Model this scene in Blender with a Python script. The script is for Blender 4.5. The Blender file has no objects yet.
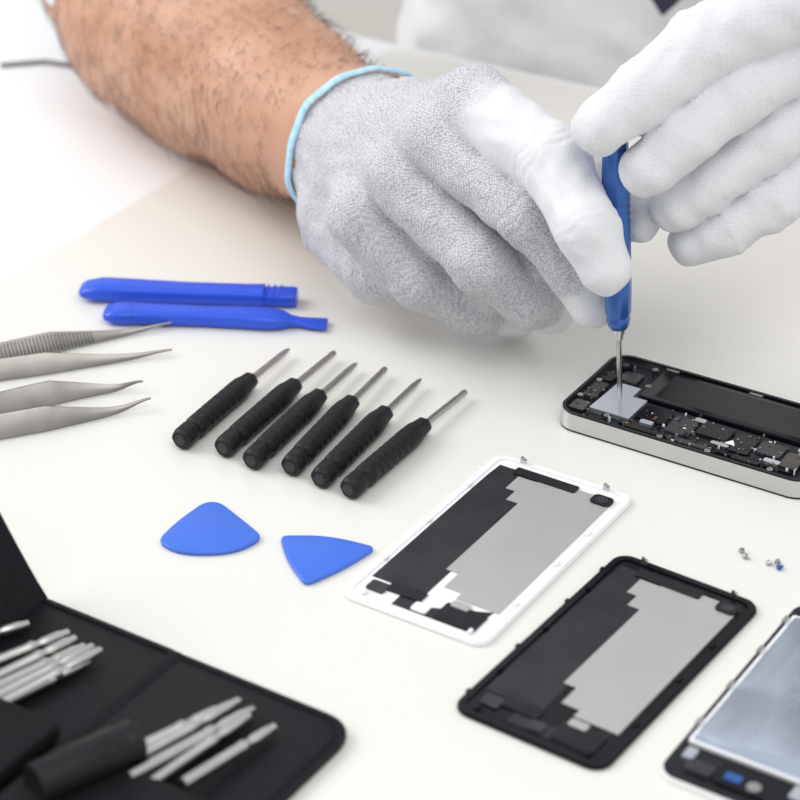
import bpy, bmesh, math, random
import numpy as np
from mathutils import Vector, Matrix
random.seed(4); np.random.seed(4)
S=0.001; Z0=0.75      # all layout numbers are millimetres on the bench top, z=0 is the mat surface
scene=bpy.context.scene
COL=scene.collection

# ------------------------------------------------------------------ materials
def mat(name,col,rough=0.5,metal=0.0,spec=0.5,noise=None,bump=None,coat=0.0,sss=0.0,sheen=0.0):
    m=bpy.data.materials.new(name); m.use_nodes=True
    nt=m.node_tree; b=nt.nodes['Principled BSDF']
    b.inputs['Base Color'].default_value=(*col,1)
    b.inputs['Roughness'].default_value=rough
    b.inputs['Metallic'].default_value=metal
    b.inputs['Specular IOR Level'].default_value=spec
    b.inputs['Coat Weight'].default_value=coat
    b.inputs['Sheen Weight'].default_value=sheen
    if sss:
        b.inputs['Subsurface Weight'].default_value=sss
        b.inputs['Subsurface Scale'].default_value=0.004
    tc=nt.nodes.new('ShaderNodeTexCoord')
    if noise:
        sc,amt,col2=noise
        n=nt.nodes.new('ShaderNodeTexNoise'); n.inputs['Scale'].default_value=sc; n.inputs['Detail'].default_value=5
        nt.links.new(tc.outputs['Object'],n.inputs['Vector'])
        r=nt.nodes.new('ShaderNodeMapRange'); r.inputs['From Min'].default_value=.35; r.inputs['From Max'].default_value=.65
        r.inputs['To Max'].default_value=amt
        nt.links.new(n.outputs['Fac'],r.inputs['Value'])
        mx=nt.nodes.new('ShaderNodeMix'); mx.data_type='RGBA'
        mx.inputs[6].default_value=(*col,1); mx.inputs[7].default_value=(*col2,1)
        nt.links.new(r.outputs['Result'],mx.inputs[0]); nt.links.new(mx.outputs[2],b.inputs['Base Color'])
    if bump:
        sc,st,di=bump
        n=nt.nodes.new('ShaderNodeTexNoise'); n.inputs['Scale'].default_value=sc; n.inputs['Detail'].default_value=4
        nt.links.new(tc.outputs['Object'],n.inputs['Vector'])
        bp=nt.nodes.new('ShaderNodeBump'); bp.inputs['Strength'].default_value=st; bp.inputs['Distance'].default_value=di
        nt.links.new(n.outputs['Fac'],bp.inputs['Height']); nt.links.new(bp.outputs['Normal'],b.inputs['Normal'])
    return m

M={}
M['cream']=mat('mat_cream',(.775,.76,.715),.36,noise=(3,.5,(.755,.74,.70)))
M['white_top']=mat('table_white',(.86,.87,.89),.35,noise=(2,.4,(.83,.845,.87)))
M['edge']=mat('table_edge',(.52,.47,.41),.6,noise=(20,.5,(.46,.41,.35)))
M['floor']=mat('floor_vinyl',(.66,.62,.57),.6,noise=(4,.6,(.60,.56,.51)))
M['wall']=mat('wall_paint',(.85,.86,.87),.8,noise=(2,.3,(.82,.83,.84)))
M['steel']=mat('steel',(.52,.51,.50),.30,1.0,noise=(300,.4,(.42,.41,.40)))
M['steel_d']=mat('steel_dark',(.16,.155,.15),.4,1.0,noise=(200,.5,(.12,.115,.11)))
M['steel_t']=mat('tweezer_steel',(.27,.255,.24),.33,1.0,noise=(90,.5,(.19,.18,.17)))
M['steel_w']=mat('steel_satin',(.62,.605,.585),.30,1.0,noise=(100,.3,(.50,.49,.47)))
M['chrome']=mat('polished_rim',(.60,.60,.60),.16,1.0,noise=(60,.3,(.50,.50,.50)))
M['blk']=mat('black_plastic',(.010,.010,.012),.38,spec=.3,noise=(200,.5,(.018,.018,.022)))
M['blk_rub']=mat('black_rubber',(.007,.007,.009),.45,spec=.3,noise=(300,.5,(.013,.013,.016)))
M['blk_gl']=mat('black_gloss',(.005,.005,.007),.12,spec=.25,noise=(80,.4,(.009,.009,.012)))
M['blk_sheet']=mat('black_film',(.020,.019,.023),.30,spec=.3,noise=(60,.6,(.036,.034,.038)))
M['fabric']=mat('pouch_fabric',(.005,.005,.007),.7,spec=.18,noise=(600,.8,(.012,.012,.015)),bump=(900,.5,.0006))
M['fabric2']=mat('pouch_leatherette',(.006,.006,.008),.5,spec=.2,noise=(400,.6,(.011,.011,.015)),bump=(700,.35,.0005))
M['blue']=mat('blue_plastic',(.02,.085,.66),.30,noise=(50,.3,(.025,.11,.74)))
M['blue2']=mat('pick_plastic',(.045,.15,.68),.4,noise=(50,.3,(.055,.18,.74)))
M['blue_m']=mat('anodised_blue',(.045,.13,.42),.30,.5,noise=(80,.4,(.055,.16,.5)))
M['white_p']=mat('white_plastic',(.86,.86,.87),.25,noise=(60,.3,(.82,.82,.84)))
M['silver']=mat('silver_film',(.50,.485,.475),.42,.35,noise=(40,.5,(.45,.435,.43)))
M['pcb']=mat('circuit_board',(.005,.006,.009),.35,spec=.25,noise=(400,.8,(.018,.018,.024)))
M['chip']=mat('chip_grey',(.03,.03,.034),.28,spec=.3,noise=(200,.5,(.06,.06,.065)))
M['shield']=mat('shield_can',(.60,.64,.70),.30,.8,noise=(100,.4,(.68,.70,.74)))
M['gold']=mat('contacts_gold',(.65,.48,.22),.35,1.0,noise=(300,.4,(.5,.38,.2)))
M['mirror']=mat('screen_glass',(.60,.66,.76),.03,.97,noise=(30,.3,(.56,.62,.74)))
M['cable']=mat('cable_grey',(.16,.16,.17),.5,noise=(100,.3,(.2,.2,.21)))
M['trim']=mat('cuff_hem_blue',(.36,.66,.86),.85,noise=(350,.9,(.62,.80,.92)),bump=(900,.8,.001))
M['coat']=mat('coat_cotton',(.92,.93,.95),.85,noise=(6,.5,(.88,.89,.92)),bump=(12,.5,.02))
M['trouser']=mat('trouser_navy',(.03,.035,.07),.8,noise=(30,.5,(.04,.045,.08)))
M['tie']=mat('necktie_navy',(.02,.022,.05),.6,noise=(60,.5,(.03,.032,.07)))
M['shoe']=mat('shoe_leather',(.02,.018,.016),.4,noise=(30,.5,(.03,.026,.022)))
M['hair']=mat('arm_hair_brown',(.085,.038,.022),.5,noise=(100,.5,(.14,.07,.04)))
M['skin']=mat('skin',(.51,.255,.155),.5,noise=(26,.9,(.63,.36,.24)),bump=(420,.45,.0008),sss=.12)

def glove_mat():
    m=bpy.data.materials.new('knit_glove'); m.use_nodes=True
    nt=m.node_tree; b=nt.nodes['Principled BSDF']; L=nt.links.new
    b.inputs['Roughness'].default_value=.85; b.inputs['Sheen Weight'].default_value=.12
    b.inputs['Specular IOR Level'].default_value=.15
    tc=nt.nodes.new('ShaderNodeTexCoord')
    at=nt.nodes.new('ShaderNodeAttribute'); at.attribute_name='coating'
    vo=nt.nodes.new('ShaderNodeTexVoronoi'); vo.inputs['Scale'].default_value=950; vo.inputs['Randomness'].default_value=.5
    L(tc.outputs['Object'],vo.inputs['Vector'])
    mr=nt.nodes.new('ShaderNodeMapRange'); mr.inputs['From Min'].default_value=.15; mr.inputs['From Max'].default_value=.75
    L(vo.outputs['Distance'],mr.inputs['Value'])
    n3=nt.nodes.new('ShaderNodeTexNoise'); n3.inputs['Scale'].default_value=45; n3.inputs['Detail'].default_value=3
    L(tc.outputs['Object'],n3.inputs['Vector'])
    av=nt.nodes.new('ShaderNodeMath'); av.operation='MULTIPLY_ADD'; av.inputs[1].default_value=.75
    L(mr.outputs['Result'],av.inputs[0])
    m3=nt.nodes.new('ShaderNodeMath'); m3.operation='MULTIPLY'; m3.inputs[1].default_value=.24; L(n3.outputs['Fac'],m3.inputs[0]); L(m3.outputs[0],av.inputs[2])
    knit=nt.nodes.new('ShaderNodeMix'); knit.data_type='RGBA'
    knit.inputs[6].default_value=(.84,.83,.85,1); knit.inputs[7].default_value=(.35,.335,.375,1)
    L(av.outputs[0],knit.inputs[0])
    ns=nt.nodes.new('ShaderNodeTexNoise'); ns.inputs['Scale'].default_value=60
    L(tc.outputs['Object'],ns.inputs['Vector'])
    coat=nt.nodes.new('ShaderNodeMix'); coat.data_type='RGBA'
    coat.inputs[6].default_value=(.80,.80,.81,1); coat.inputs[7].default_value=(.74,.74,.755,1)
    L(ns.outputs['Fac'],coat.inputs[0])
    mx=nt.nodes.new('ShaderNodeMix'); mx.data_type='RGBA'
    L(at.outputs['Fac'],mx.inputs[0]); L(knit.outputs[2],mx.inputs[6]); L(coat.outputs[2],mx.inputs[7])
    L(mx.outputs[2],b.inputs['Base Color'])
    inv=nt.nodes.new('ShaderNodeMath'); inv.operation='SUBTRACT'; inv.inputs[0].default_value=1.3; L(at.outputs['Fac'],inv.inputs[1])
    h=nt.nodes.new('ShaderNodeMath'); h.operation='MULTIPLY'; L(mr.outputs['Result'],h.inputs[0]); L(inv.outputs[0],h.inputs[1])
    b1=nt.nodes.new('ShaderNodeBump'); b1.inputs['Strength'].default_value=.5; b1.inputs['Distance'].default_value=.0005; b1.invert=True
    L(h.outputs[0],b1.inputs['Height'])
    n2=nt.nodes.new('ShaderNodeTexNoise'); n2.inputs['Scale'].default_value=60; n2.inputs['Detail'].default_value=1.5; n2.inputs['Distortion'].default_value=.7
    L(tc.outputs['Object'],n2.inputs['Vector'])
    b2=nt.nodes.new('ShaderNodeBump'); b2.inputs['Strength'].default_value=.5; b2.inputs['Distance'].default_value=.003
    L(n2.outputs['Fac'],b2.inputs['Height']); L(b1.outputs['Normal'],b2.inputs['Normal'])
    L(b2.outputs['Normal'],b.inputs['Normal'])
    return m
M['glove']=glove_mat()

# ------------------------------------------------------------------ mesh builder
class MB:
    def __init__(s): s.v=[]; s.f=[]; s.m=[]; s.mats=[]
    def mi(s,k):
        if k not in s.mats: s.mats.append(k)
        return s.mats.index(k)
    def add(s,vs,fs,k):
        o=len(s.v); s.v+= [tuple(p) for p in vs]; i=s.mi(k)
        for f in fs: s.f.append([o+a for a in f]); s.m.append(i)
    def prism(s,poly,z0,z1,k,bev=0.0):
        n=len(poly)
        if bev>0:
            P=np.array(poly)
            nx=np.roll(P,-1,0)-np.roll(P,1,0); nn=np.stack([nx[:,1],-nx[:,0]],1); nn/= (np.linalg.norm(nn,axis=1)[:,None]+1e-9)
            area=0.5*np.sum(P[:,0]*np.roll(P[:,1],-1)-np.roll(P[:,0],-1)*P[:,1])
            if area<0: nn=-nn
            Q=P-nn*bev
            rings=[(Q,z0),(P,z0+bev),(P,z1-bev),(P-nn*bev*.3,z1-bev*.3),(Q,z1)]
        else: rings=[(poly,z0),(poly,z1)]
        vs=[]
        for r,z in rings: vs+=[(p[0],p[1],z) for p in r]
        fs=[]
        for a in range(len(rings)-1):
            for i in range(n):
                j=(i+1)%n; fs.append([a*n+i,a*n+j,(a+1)*n+j,(a+1)*n+i])
        fs.append(list(range(n))[::-1]); fs.append([(len(rings)-1)*n+i for i in range(n)])
        s.add(vs,fs,k)
    def box(s,x0,x1,y0,y1,z0,z1,k,bev=0.0): s.prism([(x0,y0),(x1,y0),(x1,y1),(x0,y1)],z0,z1,k)
    def ring(s,po,pi,z0,z1,k):
        n=len(po); vs=[(p[0],p[1],z) for r,z in((po,z0),(po,z1),(pi,z1),(pi,z0)) for p in r]; fs=[]
        for a in range(4):
            b=(a+1)%4
            for i in range(n):
                j=(i+1)%n; fs.append([a*n+i,a*n+j,b*n+j,b*n+i])
        s.add(vs,fs,k)
    def sweep(s,secs,k,n=16,p=1.0,caps=True,flute=0,fl=0.0):
        vs=[];fs=[]
        for (c,A,B) in secs:
            c=Vector(c);A=Vector(A);B=Vector(B)
            for i in range(n):
                t=2*math.pi*i/n; ct,st=math.cos(t),math.sin(t)
                q=1+fl*math.cos(flute*t) if flute else 1
                ct=math.copysign(abs(ct)**p,ct)*q; st=math.copysign(abs(st)**p,st)*q
                vs.append(tuple(c+A*ct+B*st))
        m=len(secs)
        for a in range(m-1):
            for i in range(n):
                j=(i+1)%n; fs.append([a*n+i,a*n+j,(a+1)*n+j,(a+1)*n+i])
        if caps: fs.append(list(range(n))[::-1]); fs.append([(m-1)*n+i for i in range(n)])
        s.add(vs,fs,k)
    def lathe(s,p0,p1,prof,k,n=20,flute=0,fl=0.0):
        p0=Vector(p0);p1=Vector(p1); d=(p1-p0); L=d.length; d.normalize()
        up=Vector((0,0,1)) if abs(d.z)<.9 else Vector((0,1,0))
        a=d.cross(up).normalized(); b=a.cross(d).normalized()
        s.sweep([(p0+d*(t*L),a*r,b*r) for t,r in prof],k,n,1.0,True,flute,fl)
    def cyl(s,p0,p1,r,k,n=14): s.lathe(p0,p1,[(0,r),(1,r)],k,n)
    def tube(s,pts,r,k,n=8):
        P=[Vector(p) for p in pts]; secs=[]
        for i,p in enumerate(P):
            d=(P[min(i+1,len(P)-1)]-P[max(i-1,0)]).normalized()
            up=Vector((0,0,1)) if abs(d.z)<.9 else Vector((0,1,0))
            a=d.cross(up).normalized(); b=a.cross(d).normalized()
            rr=r[i] if isinstance(r,(list,tuple)) else r
            secs.append((p,a*rr,b*rr))
        s.sweep(secs,k,n)
    def make(s,name,loc=(0,0,0),yaw=0,parent=None,smooth=35,bevel=0):
        me=bpy.data.meshes.new(name)
        me.from_pydata([(x*S,y*S,z*S) for x,y,z in s.v],[],s.f)
        for k in s.mats: me.materials.append(M[k])
        me.polygons.foreach_set('material_index',s.m)
        bm=bmesh.new(); bm.from_mesh(me); bmesh.ops.recalc_face_normals(bm,faces=bm.faces); bm.to_mesh(me); bm.free()
        ob=bpy.data.objects.new(name,me); COL.objects.link(ob)
        ob.location=(loc[0]*S,loc[1]*S,Z0+loc[2]*S); ob.rotation_euler=(0,0,math.radians(yaw))
        if parent: ob.parent=parent
        if smooth:
            me.polygons.foreach_set('use_smooth',[True]*len(me.polygons))
            me.set_sharp_from_angle(angle=math.radians(smooth))
        return ob

def rrect(cx,cy,w,h,r,seg=8):
    pts=[]
    for (sx,sy,a0) in((1,-1,-90),(1,1,0),(-1,1,90),(-1,-1,180)):
        for i in range(seg+1):
            a=math.radians(a0+90*i/seg)
            pts.append((cx+sx*(w/2-r)+r*math.cos(a),cy+sy*(h/2-r)+r*math.sin(a)))
    return pts
def round_poly(P,r,seg=8):
    out=[];n=len(P)
    for i in range(n):
        a=Vector(P[i-1]);b=Vector(P[i]);c=Vector(P[(i+1)%n])
        rr=r[i] if isinstance(r,(list,tuple)) else r
        u=(a-b).normalized()*min(rr,(a-b).length*.48); w=(c-b).normalized()*min(rr,(c-b).length*.48)
        for k in range(seg+1):
            t=k/seg; q=(b+u)*(1-t)**2+b*2*t*(1-t)+(b+w)*t*t; out.append((q.x,q.y))
    return out

# ------------------------------------------------------------------ signed distance bodies
def smin(a,b,k):
    h=np.clip(.5+.5*(b-a)/k,0,1); return b*(1-h)+a*h-k*h*(1-h)
def cone(P,a,b,ra,rb):
    a=np.array(a,np.float32);b=np.array(b,np.float32);ab=b-a
    t=np.clip(((P-a)@ab)/max(float(ab@ab),1e-6),0,1)
    q=P-a-t[...,None]*ab
    return np.sqrt((q*q).sum(-1))-(ra+(rb-ra)*t)
def chain(P,pts,k=3):
    d=None
    for i in range(len(pts)-1):
        c=cone(P,pts[i][:3],pts[i+1][:3],pts[i][3],pts[i+1][3])
        d=c if d is None else smin(d,c,k)
    return d
def finger(P,pts,k=4):
    d=chain(P,pts,k)
    # cloth folds across the bent joints
    for j,offs,amp in((1,(-4.2,-.6,3.2),.7),(2,(-2.6,1.2),.5)):
        a,b,c=[np.array(pts[j+e][:3],np.float32) for e in(-1,0,1)]
        t=(b-a)/np.linalg.norm(b-a)+(c-b)/np.linalg.norm(c-b); t/=np.linalg.norm(t)
        q=P-b; s=q@t; rad=np.sqrt((q*q).sum(-1)); R=pts[j][3]
        fade=np.clip((R*1.7-rad)/(R*.5),0,1)
        s=s+.8*np.sin(q[...,0]*.35+q[...,2]*.3)
        for o in offs: d=d+amp*fade*np.exp(-((s-o)/.95)**2)
    return d
def nets(fn,lo,hi,h):
    lo=np.array(lo,float);hi=np.array(hi,float); n=np.ceil((hi-lo)/h).astype(int)+1
    ax=[lo[i]+h*np.arange(n[i]) for i in range(3)]
    d=np.empty(n,np.float32)
    for i in range(n[0]):
        Y,Zz=np.meshgrid(ax[1],ax[2],indexing='ij')
        P=np.stack([np.full_like(Y,ax[0][i]),Y,Zz],-1).astype(np.float32)
        d[i]=fn(P)
    s=d<0
    c=np.zeros(n-1,int)
    for a in(0,1):
        for b in(0,1):
            for e in(0,1): c+=s[a:n[0]-1+a,b:n[1]-1+b,e:n[2]-1+e]
    act=(c>0)&(c<8); I,J,K=np.nonzero(act)
    idx=-np.ones(act.shape,int); idx[I,J,K]=np.arange(len(I))
    acc=np.zeros((len(I),3));cnt=np.zeros(len(I))
    cs=[(a,b,e) for a in(0,1) for b in(0,1) for e in(0,1)]
    for p in cs:
        for q in cs:
            if sum(abs(p[i]-q[i]) for i in range(3))==1 and p<q:
                da=d[I+p[0],J+p[1],K+p[2]];db=d[I+q[0],J+q[1],K+q[2]]
                m=(da<0)!=(db<0); t=np.where(m,da/(da-db+1e-12),0)
                pos=np.array(p)+t[:,None]*(np.array(q)-np.array(p))
                acc[m]+=pos[m];cnt[m]+=1
    V=lo+h*(np.stack([I,J,K],1)+acc/cnt[:,None])
    def quads(axis):
        o=[slice(None)]*3;o2=[slice(None)]*3;o[axis]=slice(0,-1);o2[axis]=slice(1,None)
        A=s[tuple(o)];B=s[tuple(o2)]
        E=np.stack(np.nonzero(A!=B),1); u=(axis+1)%3;w=(axis+2)%3
        ok=(E[:,u]>0)&(E[:,w]>0)&(E[:,u]<n[u]-1)&(E[:,w]<n[w]-1); E=E[ok]
        def at(du,dw):
            X=E.copy();X[:,u]+=du;X[:,w]+=dw; return idx[X[:,0],X[:,1],X[:,2]]
        q=np.stack([at(-1,-1),at(0,-1),at(0,0),at(-1,0)],1)
        fl=~A[E[:,0],E[:,1],E[:,2]]; q[fl]=q[fl][:,::-1]
        return q
    F=np.concatenate([quads(0),quads(1),quads(2)])
    return V,F
def sdf_obj(name,V,F,matkey,parent=None,attr=None):
    me=bpy.data.meshes.new(name)
    W=V*S; W[:,2]+=Z0
    me.from_pydata(W.tolist(),[],F.tolist()); me.materials.append(M[matkey])
    me.polygons.foreach_set('use_smooth',[True]*len(F))
    if attr is not None:
        a=me.attributes.new('coating','FLOAT','POINT'); a.data.foreach_set('value',attr.astype(np.float32))
    ob=bpy.data.objects.new(name,me); COL.objects.link(ob)
    sm=ob.modifiers.new('smooth','SMOOTH'); sm.iterations=2; sm.factor=.5
    if parent: ob.parent=parent
    return ob
def wrinkle(P,amp=.45,f=.35,seed=0.):
    x,y,z=P[...,0],P[...,1],P[...,2]
    a=np.sin(f*x+1.7*np.sin(.11*y+seed)+.6*f*z); b=np.sin(f*.8*y-.5*f*x+1.5*np.sin(.13*z+2+seed)); c=np.sin(.9*f*z+.4*f*y+1.2*np.sin(.1*x+seed))
    return amp*(a*b+.6*c*a)

# ------------------------------------------------------------------ room and bench
ty=-31; cu,su=math.cos(math.radians(ty)),math.sin(math.radians(ty))
def UW(u,w): return (u*cu-w*su, u*su+w*cu)     # bench axes -> world
b=MB()
b.box(-1500,700,120,1094,-26,-1.0,'white_top')
b.box(-1501,701,119,1096,-27,-4.0,'edge')
for x in(-1440,640):
    for y in(170,1040):
        b.box(x-25,x+25,y-25,y+25,-750,-27,'edge')
b.box(-1400,600,1030,1050,-110,-27,'edge'); b.box(-1400,600,160,180,-110,-27,'edge')
b.make('workbench',yaw=ty,smooth=0)
b=MB(); b.prism(rrect((-658+640)/2,(150+1088)/2,640+658,1088-150,6),-1.0,0.0,'cream'); b.make('desk_mat',yaw=ty,smooth=30)
b=MB(); b.box(-4000,4000,-2500,4200,-800,-750,'floor'); b.make('floor',smooth=0)
b=MB(); b.box(-4000,4000,4200,4300,-750,1900,'wall'); b.make('wall_back',smooth=0)
b=MB(); b.box(-4000,4000,4185,4200,-750,-650,'white_p'); b.make('baseboard_back',smooth=0)

# ------------------------------------------------------------------ mini screwdrivers
drv=[((-93,797),(-50.5,879.6)),((-74.5,790.5),(-30,875.8)),((-62,780.5),(-19.4,866.5)),((-45.5,775.5),(-6.7,860.9)),((-33,766),(9.3,851.8)),((-21,758),(28.6,840.1))]
for i,(p,q) in enumerate(drv):
    v=Vector((q[0]-p[0],q[1]-p[1])); L=v.length; yaw=math.degrees(math.atan2(v.y,v.x))
    b=MB(); H=L*.64; r=5.1
    prof=[(0,3.6),(.012,4.4),(.03,4.85),(.13,4.9),(.145,4.2),(.175,4.2),(.19,5.0),(.24,5.1)]
    for k in range(6):
        t=.27+k*.075; prof+=[(t,5.1),(t+.012,4.7),(t+.03,4.7),(t+.042,5.1)]
    prof+=[(.76,5.1),(.84,4.9),(.9,4.2),(.95,3.9),(.985,3.7),(1,3.0)]
    b.lathe((0,0,r),(H,0,r),prof,'blk_rub',24,6,.045)
    b.lathe((-.4,0,r),(1,0,r),[(0,2.6),(1,3.4)],'chip',6)
    b.lathe((H-1,0,r),(L,0,r-1.2),[(0,1.6),(.8,1.55),(.86,1.3),(.93,1.6 if i%2 else 1.2),(1,.5 if i%2==0 else 1.4)],'steel',12)
    o=b.make('mini_screwdriver' if i==0 else 'mini_screwdriver.%03d'%i,(p[0],p[1],0),yaw,smooth=40)

# ------------------------------------------------------------------ picks
def pick(name,P,c,r,k=.88):
    b=MB(); poly=round_poly([((x-c[0])*k,(y-c[1])*k) for x,y in P],r,10); b.prism(poly,.05,2.0,'blue2',.7); b.make(name,(c[0],c[1],0),0,smooth=50)
pick('opening_pick',[(-99,725),(-91,742),(-80,757.5),(-73,757.5),(-61,742),(-51,728),(-64,715.5),(-88,715)],(-76,731),[5,14,4,4,14,5,10,10])
pick('opening_pick.001',[(-50,731.5),(-28,731.5),(-6,722),(-20,706),(-37,692.5),(-46,712)],(-31.5,717),[4,14,4,14,4,14])

# ------------------------------------------------------------------ pry tools
def pry(p,q,secs,k='blue'):
    v=Vector((q[0]-p[0],q[1]-p[1]));L=v.length;yaw=math.degrees(math.atan2(v.y,v.x))
    b=MB(); b.sweep([((t*L,0,z),(0,w,0),(0,0,h)) for t,w,z,h in secs],k,20,.55)
    return b,(p[0],p[1],0),yaw,L
b,loc,yaw,L=pry((-153,938.5),(-49,931.5),[(0,4.5,4.6,.8),(.01,6.3,4.6,1.6),(.03,7.2,4.6,2.6),(.1,7.4,4.8,4.2),(.2,6.6,4.6,4.5),(.5,6.0,4.2,4.1),(.8,6.0,4.2,4.1),(.845,6.4,4.3,4.2),(.85,6.4,4.3,4.2)])
b.sweep([((t*L,0,3.8),(0,w,0),(0,0,h)) for t,w,h in((.84,5.4,3),(.9,5.8,3.4),(.985,5.8,3.6),(1,5.4,3.0))],'blue',20,.45)
for k in range(3): b.box(L*(.86+.03*k),L*(.87+.03*k),-5,5,6.5,7.5,'blue')
b.make('pry_tool',loc,yaw,smooth=50)
b,loc,yaw,L=pry((-139,915.5),(-34,907.5),[(0,4,4,.8),(.012,6.2,4,2),(.05,7.2,4,3.3),(.13,7.2,4,3.8),(.135,6.6,4,3.6),(.16,6.4,4,3.7),(.45,5.8,4,3.6),(.62,6.4,4,3.8),(.74,7.2,3.9,3.6),(.80,6,3.6,3),(.84,3.4,3,2.2),(.88,3.0,2.6,1.8),(.92,4.6,2.2,1.2),(.985,5.6,2.0,.8),(1,5.2,2.0,.4)])
b.make('pry_tool.001',loc,yaw,smooth=50)

# ------------------------------------------------------------------ tweezers
def tweezers(name,arms,join,wmax,curv):
    b=MB()
    for (tip,mid,ser_) in arms:
        T=Vector((tip[0],tip[1]));Mi=Vector((mid[0],mid[1]));J=Vector(join)
        secs=[];N=40
        for i in range(N+1):
            t=i/N   # 0 tip ..1 joint
            q=T*(1-t)**2+ (Mi*2-(T+J)*.5)*2*t*(1-t)+J*t*t
            d=(J-T).normalized(); nrm=Vector((d.y,-d.x))
            if nrm.y<0: nrm=-nrm
            e=min(1,max(0,t/.40)); w=.45+wmax*(e**1.5*.75+.25*e)
            if t>.78: w*=1-.35*(t-.78)/.22
            z=w*.80+.6+curv*math.exp(-(t/.10)**2)
            A=Vector((nrm.x*.6*w,nrm.y*.6*w,.80*w)); Bv=Vector((-nrm.x*.80*.6,-nrm.y*.80*.6,.6*.6))
            secs.append(((q.x,q.y,z),A,Bv))
        b.sweep(secs,'steel_t',12,.5)
        if ser_:
            n=34
            for k in range(n):
                t=.27+.40*k/n
                i0=t*N; i=int(i0); fr=i0-i
                c=Vector(secs[i][0]).lerp(Vector(secs[i+1][0]),fr); A=secs[i][1]; d=(J-T).normalized()
                o=Vector(secs[i][2]).normalized()
                c=c-o*.6; dd=Vector((d.x,d.y,0))*.38
                b.sweep([(c-dd,A*.8,o*.35),(c+dd,A*.8,o*.35)],'steel_d' ,8,.6)
                c=c+o*1.2
                b.sweep([(c-dd,A*.8,o*.35),(c+dd,A*.8,o*.35)],'steel_d' ,8,.6)
    b.box(join[0]-9,join[0]+2,join[1]-4,join[1]+2,1,9,'steel_t')
    b.make(name,smooth=40)
tweezers('tweezers',[((-107,907),(-172,878),True),((-104,881),(-172,861),False)],(-238,842),4.7,2)
tweezers('tweezers.001',[((-114,848),(-164,832),False),((-109,833),(-164,811),False)],(-232,788),5.2,4)

# ------------------------------------------------------------------ phone parts
def back_cover(name,c,yaw,frame,L,W,r):
    b=MB()
    b.prism(rrect(0,0,L,W,r),0.05,1.5,frame,.35)
    b.ring(rrect(0,0,L-1.2,W-1.2,r-.6),rrect(0,0,L-6.5,W-6.5,r-3),1.5,2.1,frame)
    b.prism(rrect(0,0,L-9,W-8,3.5),1.5,1.62,'white_p' if frame=='white_p' else 'blk_gl')
    ky=W/58.; kx=L/115.5
    def Q(p): return [(x*kx,y*ky) for x,y in p]
    b.prism(Q([(-50,3),(-20,3),(46,3),(50,3),(50,24),(40,24.5),(-42,24.5),(-42,10),(-53,10),(-53,-20),(-38,-22)]),1.62,1.75,'blk_sheet')
    S_=[(-38,-23.8),(50,-23.8),(50,6),(46,6),(46,14),(36,14),(36,10),(29,10),(29,5),(-24,5),(-24,0),(-34,0),(-34,-7),(-38,-7)]
    b.prism(Q(S_),1.75,1.95,'silver')
    b.prism(Q(rrect(49,4,5,26,.8)),1.95,2.4,'blk')           # dark foam strip
    b.prism(Q(rrect(47.5,-20,6.5,8,2.0)),1.62,2.6,'blk')        # lens aperture
    b.prism(Q(rrect(47.5,-20,4.2,4.6,2.0)),2.6,2.7,'chip')
    b.prism(Q(rrect(-47,-14,11,16,1.5)),1.75,2.3,'blk')
    b.prism(Q(rrect(-44,9,6,14,1)),1.75,2.35,'blk')
    b.prism(Q(rrect(-50,0,5,6,1)),1.75,2.5,'white_p' if frame=='white_p' else 'chip')
    b.prism(Q(rrect(-41.5,-11,4,7,1)),2.3,2.6,'silver')
    b.prism(Q(rrect(-47,19,6,7,1)),1.75,2.5,'chip')
    for x,y in((-53,-21),(-53,21),(0,-26),(0,26),(30,26.2),(-30,26.2),(-30,-26.2),(24,-26.2)):
        x*=kx;y*=ky; b.box(x-1.4,x+1.4,y-.7,y+.7,2.1,2.9,frame)
    for y in(-20,19):                                          # spring clips
        b.box(L/2-3,L/2-1.5,y-1.2,y+1.2,1.5,4.0,'steel_w'); b.box(L/2-3.4,L/2-2.8,y-.7,y+.7,3.5,5.5,'steel_w')
    for x in(-48,-15,20,46): b.box(x-1,x+1,W/2-.6,W/2+.5,.9,1.9,frame)
    return b.make(name,(c[0],c[1],0),yaw,smooth=30)
back_cover('phone_back_cover',(36.2,724),57.5,'white_p',122,65,6.5)
back_cover('phone_back_cover.001',(77.5,651),55,'blk_gl',120,62.5,7)

# display panel
b=MB(); L,W=119,62
b.prism(rrect(0,0,L,W,7),.05,2.4,'white_p',.4)
b.prism(rrect(0,0,L-1.5,W-1.5,6.5),2.4,3.0,'blk')
b.prism(rrect(4,0,88,56,1.2),3.0,4.4,'white_p'); b.prism(rrect(4,0,85.5,53.5,1),4.4,4.6,'mirror')
b.prism(rrect(-48,-6,13,36,1),3,4.2,'blk_gl'); b.prism(rrect(-51,18,6,10,1),3,4.6,'chip'); b.prism(rrect(-46,-18,7,9,1),4.2,5,'shield')
b.prism(rrect(-50,6,4,6,.6),4.2,4.7,'blue_m'); b.prism(rrect(-46,24,6,4,.6),3,4.7,'shield')
b.prism(rrect(52,0,5,30,1),3,4.2,'blk_gl'); b.cyl((-51,-2,3),(-51,-2,4.9),2.6,'steel')
for x in(-30,-5,20,42):
    b.box(x-2,x+2,W/2-3,W/2-1.5,3,6,'steel')
b.make('phone_display_panel',(144.5,616.5,0),57,smooth=30)

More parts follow.
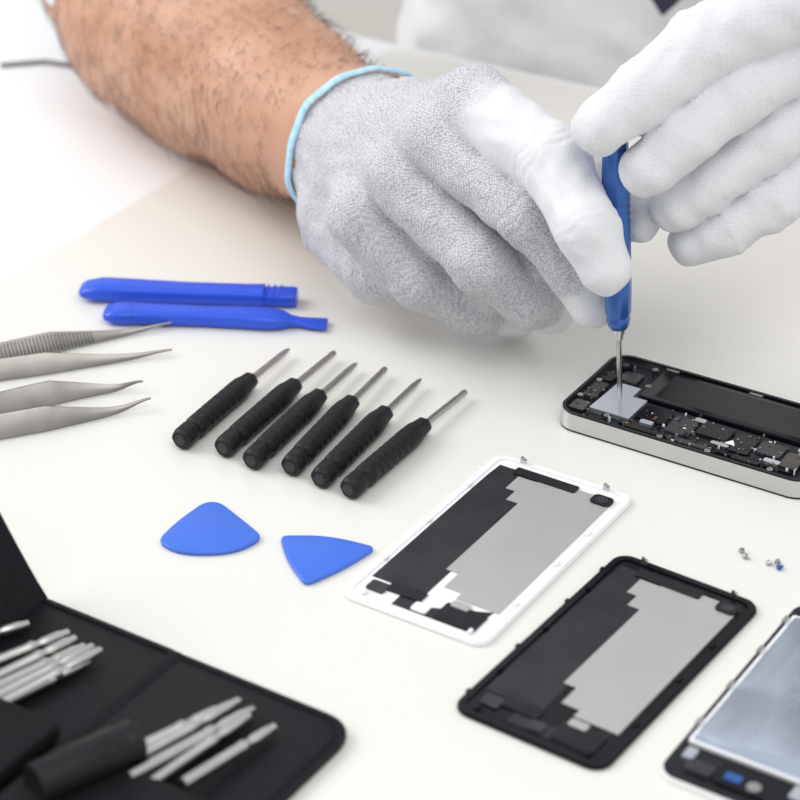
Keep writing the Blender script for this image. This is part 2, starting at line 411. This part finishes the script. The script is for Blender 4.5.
# opened phone
b=MB(); L,W,H=118,61,9.3
b.prism(rrect(0,0,L,W,9.5,12),.05,1.0,'blk_gl',.4)
b.ring(rrect(0,0,L,W,9.5,12),rrect(0,0,L-2.6,W-2.6,8.4,12),1.0,8.6,'chrome')
b.ring(rrect(0,0,L-1.4,W-1.4,9,12),rrect(0,0,L-4.2,W-4.2,7.6,12),8.2,9.0,'blk')
b.prism(rrect(0,0,L-2.8,W-2.8,8.2,12),1.0,6.0,'pcb')
b.prism(rrect(9,13.5,84,27,1.5),6,8.5,'blk_gl',.4)         # battery
b.prism(rrect(9,13.5,72,21,1),8.5,8.55,'blk_gl')
b.prism([(-47,-20),(-28,-20),(-28,-2),(-35,-2),(-35,6),(-46,6)],6,8.2,'shield')           # shield can with step
b.prism(rrect(-44,14,9,9,1),6,7.6,'chip',.2)
b.prism(rrect(-51.5,-20,7,8,1),6,8.2,'steel_d'); b.cyl((-50,21,6),(-50,21,8.6),3.1,'blk_gl',20); b.cyl((-50,21,8.6),(-50,21,8.8),1.6,'chip',16)
b.prism(rrect(8,-12.5,80,21,1.2),6,7.2,'pcb')
rr=random.Random(7)
for (x,y,w,h,z,k) in((-20,-11,13,12,8.2,'blk_gl'),(-6,-13,11,14,8.0,'chip'),(8,-10,14,11,8.4,'blk'),(22,-13,10,15,8.1,'blk_gl'),(34,-11,11,10,8.3,'chip'),(45,-15,8,12,8.2,'steel_d'),(-20,-24,16,3.2,8,'blk'),(2,-24,20,3,8,'chip'),(28,-24,12,3,8.1,'blk'),(51,11,7,22,8.3,'blk'),(53,-8,6,12,8.0,'pcb'),(-52,-4,6,14,8,'chip'),(-52,9,5,7,8,'blk'),(-20,-19,6,3,8.6,'shield'),(14,-19,8,2.4,8.6,'steel_w'),(38,-20,7,3,8.5,'shield'),(-1,-5.5,5,3,8.6,'steel_w')):
    b.prism(rrect(x,y,w,h,.8,3),7 if x>-40 else 6,z,k)
for i in range(240):
    x=rr.uniform(-55,52);y=rr.uniform(-27,-1.5) if rr.random()<.85 else rr.uniform(-2,26); w=rr.uniform(.4,1.3);h=rr.uniform(.35,.8)
    if (-48<x<-27 and -21<y<7) or (x>-35 and y>-1): continue
    if abs(x)>50 and abs(y)>22: continue
    b.box(x-w/2,x+w/2,y-h/2,y+h/2,6,8.3+rr.random()*.3,rr.choice(['chip','steel','white_p','blk','gold','chip','shield','blk']))
for x,y in((-55,-13),(-54,3),(-37,-23),(-37,24),(40,-26.5),(12,-26.8),(-10,-26.8),(53,25),(53,-22),(-33,9)):
    b.cyl((x,y,6),(x,y,8.7),1.3,'steel',12); b.box(x-.8,x+.8,y-.15,y+.15,8.7,8.75,'blk')
b.prism([(15,-17),(20,-17),(17.5,-13)],8.4,8.5,'white_p')
for x in(-30,10,44): b.box(x-3,x+3,26.8,28.4,6,8.6,'steel')
b.box(-L/2-.2,-L/2+.3,-8,6,3.5,6,'steel_d')
b.make('disassembled_smartphone',(132,812,0),-32,smooth=30)

# ------------------------------------------------------------------ screws
for i,(x,y) in enumerate([(134.5,718),(136.5,714.5),(145.5,711),(149,709),(148,713.5)]):
    b=MB(); b.lathe((0,0,0.9),(0,2.6,1.1),[(0,.55),(.5,.55),(.55,1.2),(.9,1.2),(1,.8)],'blue_m' if i==3 else 'steel',12)
    b.make('phone_screw' if i==0 else 'phone_screw.%03d'%i,(x,y,0),40*i,smooth=40)

# ------------------------------------------------------------------ cable
b=MB(); pts=[]
ctrl=[(-420,1190),(-239,1240),(-205,1243),(-170,1222),(-140,1195),(-110,1200),(-80,1240),(-100,1300)]
for i in range(len(ctrl)-3+0):
    p0,p1,p2,p3=[Vector(c) for c in ctrl[i:i+4]]
    for k in range(8):
        t=k/8; q=.5*((2*p1)+(-p0+p2)*t+(2*p0-5*p1+4*p2-p3)*t*t+(-p0+3*p1-3*p2+p3)*t**3); pts.append((q.x,q.y,.4))
b.tube(pts,1.3,'cable',10); b.make('power_cable',smooth=60)

# ------------------------------------------------------------------ tool pouch
O=Vector((-14,607)); A_=Vector((-.842,.539)); B_=Vector((-.539,-.842))
tp=bpy.data.objects.new('screwdriver_bit_pouch',None); COL.objects.link(tp)
def PL(s,t): q=O+A_*s+B_*t; return (q.x,q.y)
def panel(poly,z0,z1,k,r,bev=1.0):
    b=MB(); P=round_poly([PL(*q) for q in poly],r,8); b.prism(P,z0,z1,k,bev); return b
panel([(0,0),(78,0),(78,135),(0,135)],.1,4,'fabric2',[14,3,3,14]).make('panel_front',parent=tp)
panel([(79,0),(143,0),(143,135),(79,135)],.1,4.4,'fabric2',[3,3,3,3]).make('panel_middle',parent=tp)
b=MB(); b.sweep([((*PL(78.5,t),2.0),(A_.x*5,A_.y*5,0),(0,0,2.6)) for t in(1,40,80,134)],'fabric',16); b.make('spine_fold',parent=tp)
b=MB(); secs=[]
for i in range(9):
    s=143+34*i/8; z=2.4+ (i/8)**1.1*56
    secs.append((s,z))
vs=[];fs=[]
for s,z in secs:
    for (t,dz,ds) in((0,1.6,-1.5),(0,-1.6,1.5),(135,-1.6,1.5),(135,1.6,-1.5)):
        x,y=PL(s+ds,t); vs.append((x,y,max(.1,z+dz)))
for a in range(8):
    for i in range(4):
        j=(i+1)%4; fs.append([a*4+i,a*4+j,a*4+4+j,a*4+4+i])
fs.append([0,1,2,3]);fs.append([35,34,33,32]); b.add(vs,fs,'fabric'); b.make('cover_flap',parent=tp,smooth=30)
panel([(6,66),(76,66),(76,134),(6,134)],4,11,'fabric',[4,4,4,4],2.5).make('pocket_front',parent=tp)
panel([(81,62),(141,62),(141,134),(81,134)],4.4,12,'fabric',[4,4,4,4],2.5).make('pocket_middle',parent=tp)
b=MB()
P=[PL(*q) for q in((141,3),(82,3))]; b.tube([(x,y,4.6) for x,y in P],.5,'fabric',6)
P=round_poly([PL(*q) for q in((76,3),(3,3),(3,132),(70,132))],[1,12,1,1],8); b.tube([(x,y,4.1) for x,y in P],.5,'fabric',6); b.make('piping',parent=tp)
def bit(nm,tip,start,z0=8,z1=6.4,r=1.95):
    b=MB(); s=Vector((*start,z0)); t=Vector((*tip,z1))
    b.lathe(s,t,[(0,r),(.60,r),(.62,r*1.15),(.66,r*1.15),(.68,r*.8),(.72,r*.8),(.74,r),(.9,r),(.93,r*.8),(.985,r*.75),(1,r*.35)],'steel_w',14); return b.make(nm,parent=tp,smooth=40)
k=0
for tip,st in(((-56,615.5),(-99,571)),((-51,612.5),(-90,570)),((-52,607),(-86,566)),((-43,602.5),(-72,568)),((-60.5,612),(-101,575)),((-54,609.5),(-95,566)),
              ((-118,652),(-152,618)),((-114.5,649),(-150,612)),((-108,645),(-148,604)),((-137,663),(-170,640)),((-121,655.5),(-156,625)),((-112,640),(-146,606)),((-111,647),(-149,608))):
    k+=1; bit('bit_%d'%k,tip,st,9+ (k%3)*1.3,7+(k%2)*1.5)
b=MB(); b.lathe((-120,561,15),(-89,586,14),[(0,7.6),(.3,8),(.8,8),(.84,7.5),(.86,7.5),(.9,8),(.98,7.7),(1,6.8),(.97,5)],'blk_rub',24,12,.02); b.make('bit_driver_handle',parent=tp)

# ------------------------------------------------------------------ precision screwdriver in the hands
b=MB()
tipp=Vector((95.2,824,8.6)); top=Vector((86.8,827.6,139)); ax=(top-tipp)
LL=ax.length
def al(z): return z/LL
b.lathe(tipp,top,[(0,.45),(al(3),.9),(al(4),1.15),(al(38),1.2)],'steel',12)
b.lathe(tipp,top,[(al(30),1.3),(al(30.5),2.0),(al(33),2.2),(al(33.3),2.9),(al(36),3.2)],'steel_w',20)
prof=[(al(35.5),3.4),(al(36.5),4.3),(al(40),5.0),(al(41),4.7),(al(42),4.7),(al(43),5.3),(al(52),5.6),(al(60),5.7)]
for q in range(3):
    z=86+q*3.2; prof+=[(al(z),5.7),(al(z+.6),5.4),(al(z+1.2),5.4),(al(z+1.8),5.7)]
prof+=[(al(98),5.7),(al(108),5.6),(al(112),5.3),(al(120),5.3),(al(124),5.6),(1,5.6)]
b.lathe(tipp,top,prof,'blue_m',32,8,.03)
b.make('precision_screwdriver',smooth=40)

# ------------------------------------------------------------------ technician
tech=bpy.data.objects.new('technician',None); COL.objects.link(tech)
Fi=[(32,885,121,17),(64,842,113,15.0),(76,812,97.5,12.8),(84,805.5,82,11)]
Fm=[(16,886,106,16.5),(54,849,87,14.0),(74,845,63,12.2),(83,841,47,10.6)]
Fr=[(0,889,86,16),(35,859,59,13.8),(57,867,36,12.2),(69,881,23,10.6)]
Fp=[(-18,893,65,15),(9,882,38,12.8),(34,889,20,11.6),(54,896,12,10)]
Ft=[(8,930,92,20),(50,897,96,15),(84,866,95,12.5),(100,842,88,10.8)]
Cc=np.array((-17,972,62.)); AX=np.array((-.475,.88,-.02)); AX/=np.linalg.norm(AX)
def gloveL(P):
    palm=None
    for F in(Fi,Fm,Fr,Fp):
        c=cone(P,(-6,935,74),F[0][:3],27,F[0][3]-1.5); palm=c if palm is None else smin(palm,c,6)
    palm=smin(palm,cone(P,(-14,962,62),(-4,932,74),36,31),10)
    palm=smin(palm,cone(P,(-22,938,44),(-7,905,36),26,21),10)
    palm=smin(palm,cone(P,(8,915,85),(20,895,60),26,20),10)
    palm=smin(palm,cone(P,(0,910,50),(42,884,36),22,13),8)
    palm=smin(palm,cone(P,(25,892,78),(62,866,55),14,9),6)
    palm=smin(palm,cone(P,(-2,935,80),(30,915,92),28,18),10)
    cuff=cone(P,(-10,958,64),tuple(Cc+AX*30),34,43)
    palm=smin(palm,cuff,8)
    fs=[finger(P,F,5) for F in(Fi,Fm,Fr,Fp,Ft)]
    d=None
    for i,f in enumerate(fs):
        e=smin(f,palm,5 if i<4 else 10); d=e if d is None else smin(d,e,.6)
    d=d+wrinkle(P,.5,.33)
    pl=(P-Cc.astype(np.float32))@AX.astype(np.float32)
    # knit gathers: folds running along the wrist
    rel=P-Cc.astype(np.float32); ang=np.arctan2(rel[...,2],rel[...,0]*.88+rel[...,1]*.475)
    d=d+.6*np.exp(-((pl+16)/10)**2)*np.sin(ang*15+.12*pl)
    d=d+1.0*np.exp(-((pl+9)/4)**2)
    d=np.maximum(d,pl)
    d=np.maximum(d,-(P[...,2]-.3))
    return d
V,F=nets(gloveL,(-75,780,-3),(125,1012,150),1.1)
Pf=V.astype(np.float32)
ds=np.stack([chain(Pf,f,3) for f in(Fi,Fm,Fr,Fp,Ft)],1)
near=ds.argmin(1)
tipd=np.stack([np.linalg.norm(Pf-np.array(f[-1][:3]),axis=1) for f in(Fi,Fm,Fr,Fp,Ft)],1).min(1)
coat=np.clip((17-tipd)/3,0,1)
dirI=np.array(Fi[1][:3])-np.array(Fi[0][:3]); tI=((Pf-np.array(Fi[0][:3]))@dirI)/(dirI@dirI)
coat=np.where(near==0,np.maximum(coat,np.clip((tI-.10)*4,0,1)),coat)
coat=np.where((near==4)&(V[:,0]>45),1,coat)
sdf_obj('hand_right_glove',V,F,'glove',tech,coat*.88)
def hem(nm,C,ax_,R,par,w=2.6):
    ax_=Vector(ax_).normalized(); a=ax_.cross(Vector((0,0,1))).normalized(); c=ax_.cross(a).normalized(); b=MB()
    vs=[];fs=[];n=96;m=12
    for i in range(n):
        t=2*math.pi*i/n; r=R+.5*math.sin(5*t)+.35*math.sin(13*t+1); sh=.6*math.sin(7*t)
        d=a*math.cos(t)+c*math.sin(t)
        for j in range(m):
            q=2*math.pi*j/m; vs.append(Vector(C)+d*(r+1.2*math.cos(q))+ax_*(w*math.sin(q)+sh))
    for i in range(n):
        for j in range(m):
            fs.append([i*m+j,((i+1)%n)*m+j,((i+1)%n)*m+(j+1)%m,i*m+(j+1)%m])
    vs=[(v[0],v[1],max(v[2],.3)) for v in vs]
    b.add(vs,fs,'trim'); b.make(nm,parent=par,smooth=80)
hem('hand_right_glove_hem',Cc-AX*.3,AX,40.8,tech)
ARM=[(-2,945,66,27),(-17,972,61,34.5),(-60,1050,53,41),(-98,1118,52,50),(-132,1172,56,53),(-165,1222,62,44)]
def arm(P):
    d=chain(P,ARM,20); d=smin(d,cone(P,(-70,1085,60),(-130,1180,62),32,42),15)
    return np.maximum(d,-(P[...,2]-.4))
V,F=nets(arm,(-242,940,-3),(60,1290,130),2.6)
sdf_obj('forearm_right',V,F,'skin',tech)
hv=[];hf=[]
axd=np.array(ARM[1][:3])-np.array(ARM[4][:3]); axd=axd/np.linalg.norm(axd)
allc=np.array([a[:3] for a in ARM])
sel=[i for i in range(len(V)) if V[i][1]>985 and V[i][2]>12]
rg=np.random.RandomState(3)
ch=rg.choice(sel,4600,replace=False)
for i in ch:
    p=V[i]
    a0=allc[1];tt=np.dot(p-a0,-axd); c=a0-axd*tt; nrm=p-c; nrm/=np.linalg.norm(nrm)+1e-9
    side=np.cross(axd,nrm); L=rg.uniform(7,15); bend=rg.uniform(-.5,.5)+.35
    d0=axd*.55+side*bend+nrm*.40+rg.normal(0,.12,3); d0/=np.linalg.norm(d0)
    d1=axd*.9+side*bend*1.2+nrm*.05; d1/=np.linalg.norm(d1)
    q0=p-nrm*.4; q1=q0+d0*L*.45; q2=q1+d1*L*.55
    o=len(hv); r=.12
    for q,rr_ in((q0,r),(q1,r*.8),(q2,r*.2)):
        for ang in(0,2.09,4.19):
            w=q+rr_*(side*math.cos(ang)+nrm*math.sin(ang)); hv.append(tuple(w))
    for s_ in(0,1):
        for j in range(3):
            hf.append([o+s_*3+j,o+s_*3+(j+1)%3,o+s_*3+3+(j+1)%3,o+s_*3+3+j])
b=MB(); b.add(hv,hf,'hair'); b.make('forearm_hair',parent=tech,smooth=0)

Gi=[(160,845,184,17),(122,837,167,14.8),(96,822,151,12.8),(80,815,140,11.3)]
Gm=[(174,858,164,16.5),(137,837,146.5,14.3),(113,822,132,12.4),(99.5,816,121,11.2)]
Gr=[(186,872,143,16),(152,845,123,13.8),(128,834,108,12.0),(114,831,98,10.9)]
Gp=[(195,880,118,14.5),(157,842,97,12.5),(137,836,86,11.3),(123,837,78.5,10.4)]
Gt=[(215,900,185,22),(165,890,155,16),(125,867,144,13),(99,841,137,11)]
C2=np.array((266,928,248.)); AX2=np.array((.28,.86,-.42)); AX2/=np.linalg.norm(AX2)
def gloveR(P):
    palm=None
    for F in(Gi,Gm,Gr,Gp):
        c=cone(P,(238,888,222),F[0][:3],30,F[0][3]-1); palm=c if palm is None else smin(palm,c,8)
    palm=smin(palm,cone(P,(205,880,185),(180,865,150),26,22),12)
    palm=smin(palm,cone(P,(240,892,225),tuple(C2+AX2*30),33,41),14)
    d=None
    for i,F in enumerate((Gi,Gm,Gr,Gp,Gt)):
        e=smin(finger(P,F,5),palm,6); d=e if d is None else smin(d,e,.6)
    d=d+wrinkle(P,.55,.3,1.3)
    pl=(P-C2.astype(np.float32))@AX2.astype(np.float32)
    return np.maximum(d,pl)
V,F=nets(gloveR,(62,795,60),(325,985,305),1.3)
kk=np.clip((V[:,0]-180)/12,0,1)
sdf_obj('hand_left_glove',V,F,'glove',tech,.78-.65*kk)
hem('hand_left_glove_hem',C2+AX2*.5,AX2,41.5,tech)
ARM2=[(258,912,250,28),(278,965,232,34),(300,1035,190,42),(318,1095,145,48),(330,1150,110,44)]
V,F=nets(lambda P:chain(P,ARM2,20),(190,880,50),(400,1220,310),4)
sdf_obj('forearm_left',V,F,'skin',tech)
def W3(u,w,z): x,y=UW(u,w); return (x,y,z)
cu0=-540
def coatf(P):
    d=None
    for du in(-75,0,75):
        c=chain(P,[(*W3(cu0+du,1232,-420),112),(*W3(cu0+du,1235,-60),100),(*W3(cu0+du*1.1,1240,180),112),(*W3(cu0+du*1.1,1235,330),95)],40)
        d=c if d is None else smin(d,c,40)
    sr=W3(cu0-175,1240,380); sl=W3(cu0+175,1240,380)
    d=smin(d,cone(P,sr,sl,62,62),50)
    d=smin(d,chain(P,[(*sr,62),(-160,1240,150,58),(-150,1212,72,57)],25),25)
    d=smin(d,chain(P,[(*sl,62),(340,1200,150,56),(328,1145,112,54)],25),25)
    d=smin(d,cone(P,W3(cu0,1240,430),W3(cu0,1238,480),55,52),30)
    d=d+wrinkle(P,3.5,.045,.5)
    return d
V,F=nets(coatf,(-320,1060,-560),(620,1620,560),9)
sdf_obj('lab_coat',V,F,'coat',tech)
b=MB()
def tsec(z,w,wd):
    x,y=UW(-490,wd); return ((x,y,z),(cu*w,su*w,0),(-su*1.5,cu*1.5,0))
b.sweep([tsec(46,1,1108),tsec(70,22,1108),tsec(200,19,1100),tsec(340,14,1110),tsec(430,9,1150)],'tie',12,.6); b.make('necktie',parent=tech,smooth=50)
def legs(P):
    return np.minimum(chain(P,[(*W3(cu0-85,1240,-400),85),(*W3(cu0-95,1240,-560),62),(*W3(cu0-100,1245,-700),55)],20),chain(P,[(*W3(cu0+85,1240,-400),85),(*W3(cu0+95,1240,-560),62),(*W3(cu0+100,1245,-700),55)],20))
V,F=nets(legs,(-300,1050,-760),(620,1700,-300),12)
V[:,2]=np.maximum(V[:,2],-735); sdf_obj('trousers',V,F,'trouser',tech)
b=MB()
for du in(-100,100):
    x,y=UW(cu0+du,1215)
    f0=UW(0,-1); f=Vector((f0[0],f0[1],0))
    c=Vector((x,y,-722)); sd=Vector((cu,su,0))
    b.sweep([(c+f*t,sd*w,Vector((0,0,h))) for t,w,h in((-90,20,14),(-75,38,26),(0,44,27),(60,50,24),(105,40,20),(125,20,12))],'shoe',16,.8)
b.make('shoes',parent=tech,smooth=60)

# ------------------------------------------------------------------ light, world, camera
w=bpy.data.worlds.new('World'); scene.world=w; w.use_nodes=True
bg=w.node_tree.nodes['Background']; bg.inputs['Color'].default_value=(.94,.97,1,1); bg.inputs['Strength'].default_value=.78
def area(name,loc,target,size,power,col=(1,1,1)):
    l=bpy.data.lights.new(name,'AREA'); l.shape='RECTANGLE'; l.size=size[0]; l.size_y=size[1]; l.energy=power; l.color=col
    o=bpy.data.objects.new(name,l); COL.objects.link(o); o.location=loc
    d=Vector(target)-Vector(loc); o.rotation_euler=d.to_track_quat('-Z','Y').to_euler(); return o
area('window_light',(-2.0,1.45,2.4),(0,.9,.75),(1.8,1.4),40,(1,1,.99))
area('overhead_fill',(.4,-.3,2.9),(0,1.0,.75),(1.6,1.2),20,(1,.985,.96))  # added fill from overhead to brighten bench and coat, not a room fixture
cam=bpy.data.cameras.new('Camera'); co=bpy.data.objects.new('Camera',cam); COL.objects.link(co)
co.location=(0,0,Z0+.485); co.rotation_euler=(math.radians(60),0,0)
cam.sensor_width=36; cam.lens=99; cam.clip_start=.01
cam.dof.use_dof=True; cam.dof.focus_distance=.92; cam.dof.aperture_fstop=9.5
scene.camera=co
scene.view_settings.view_transform='Standard'; scene.view_settings.look='None'
print('DONE')
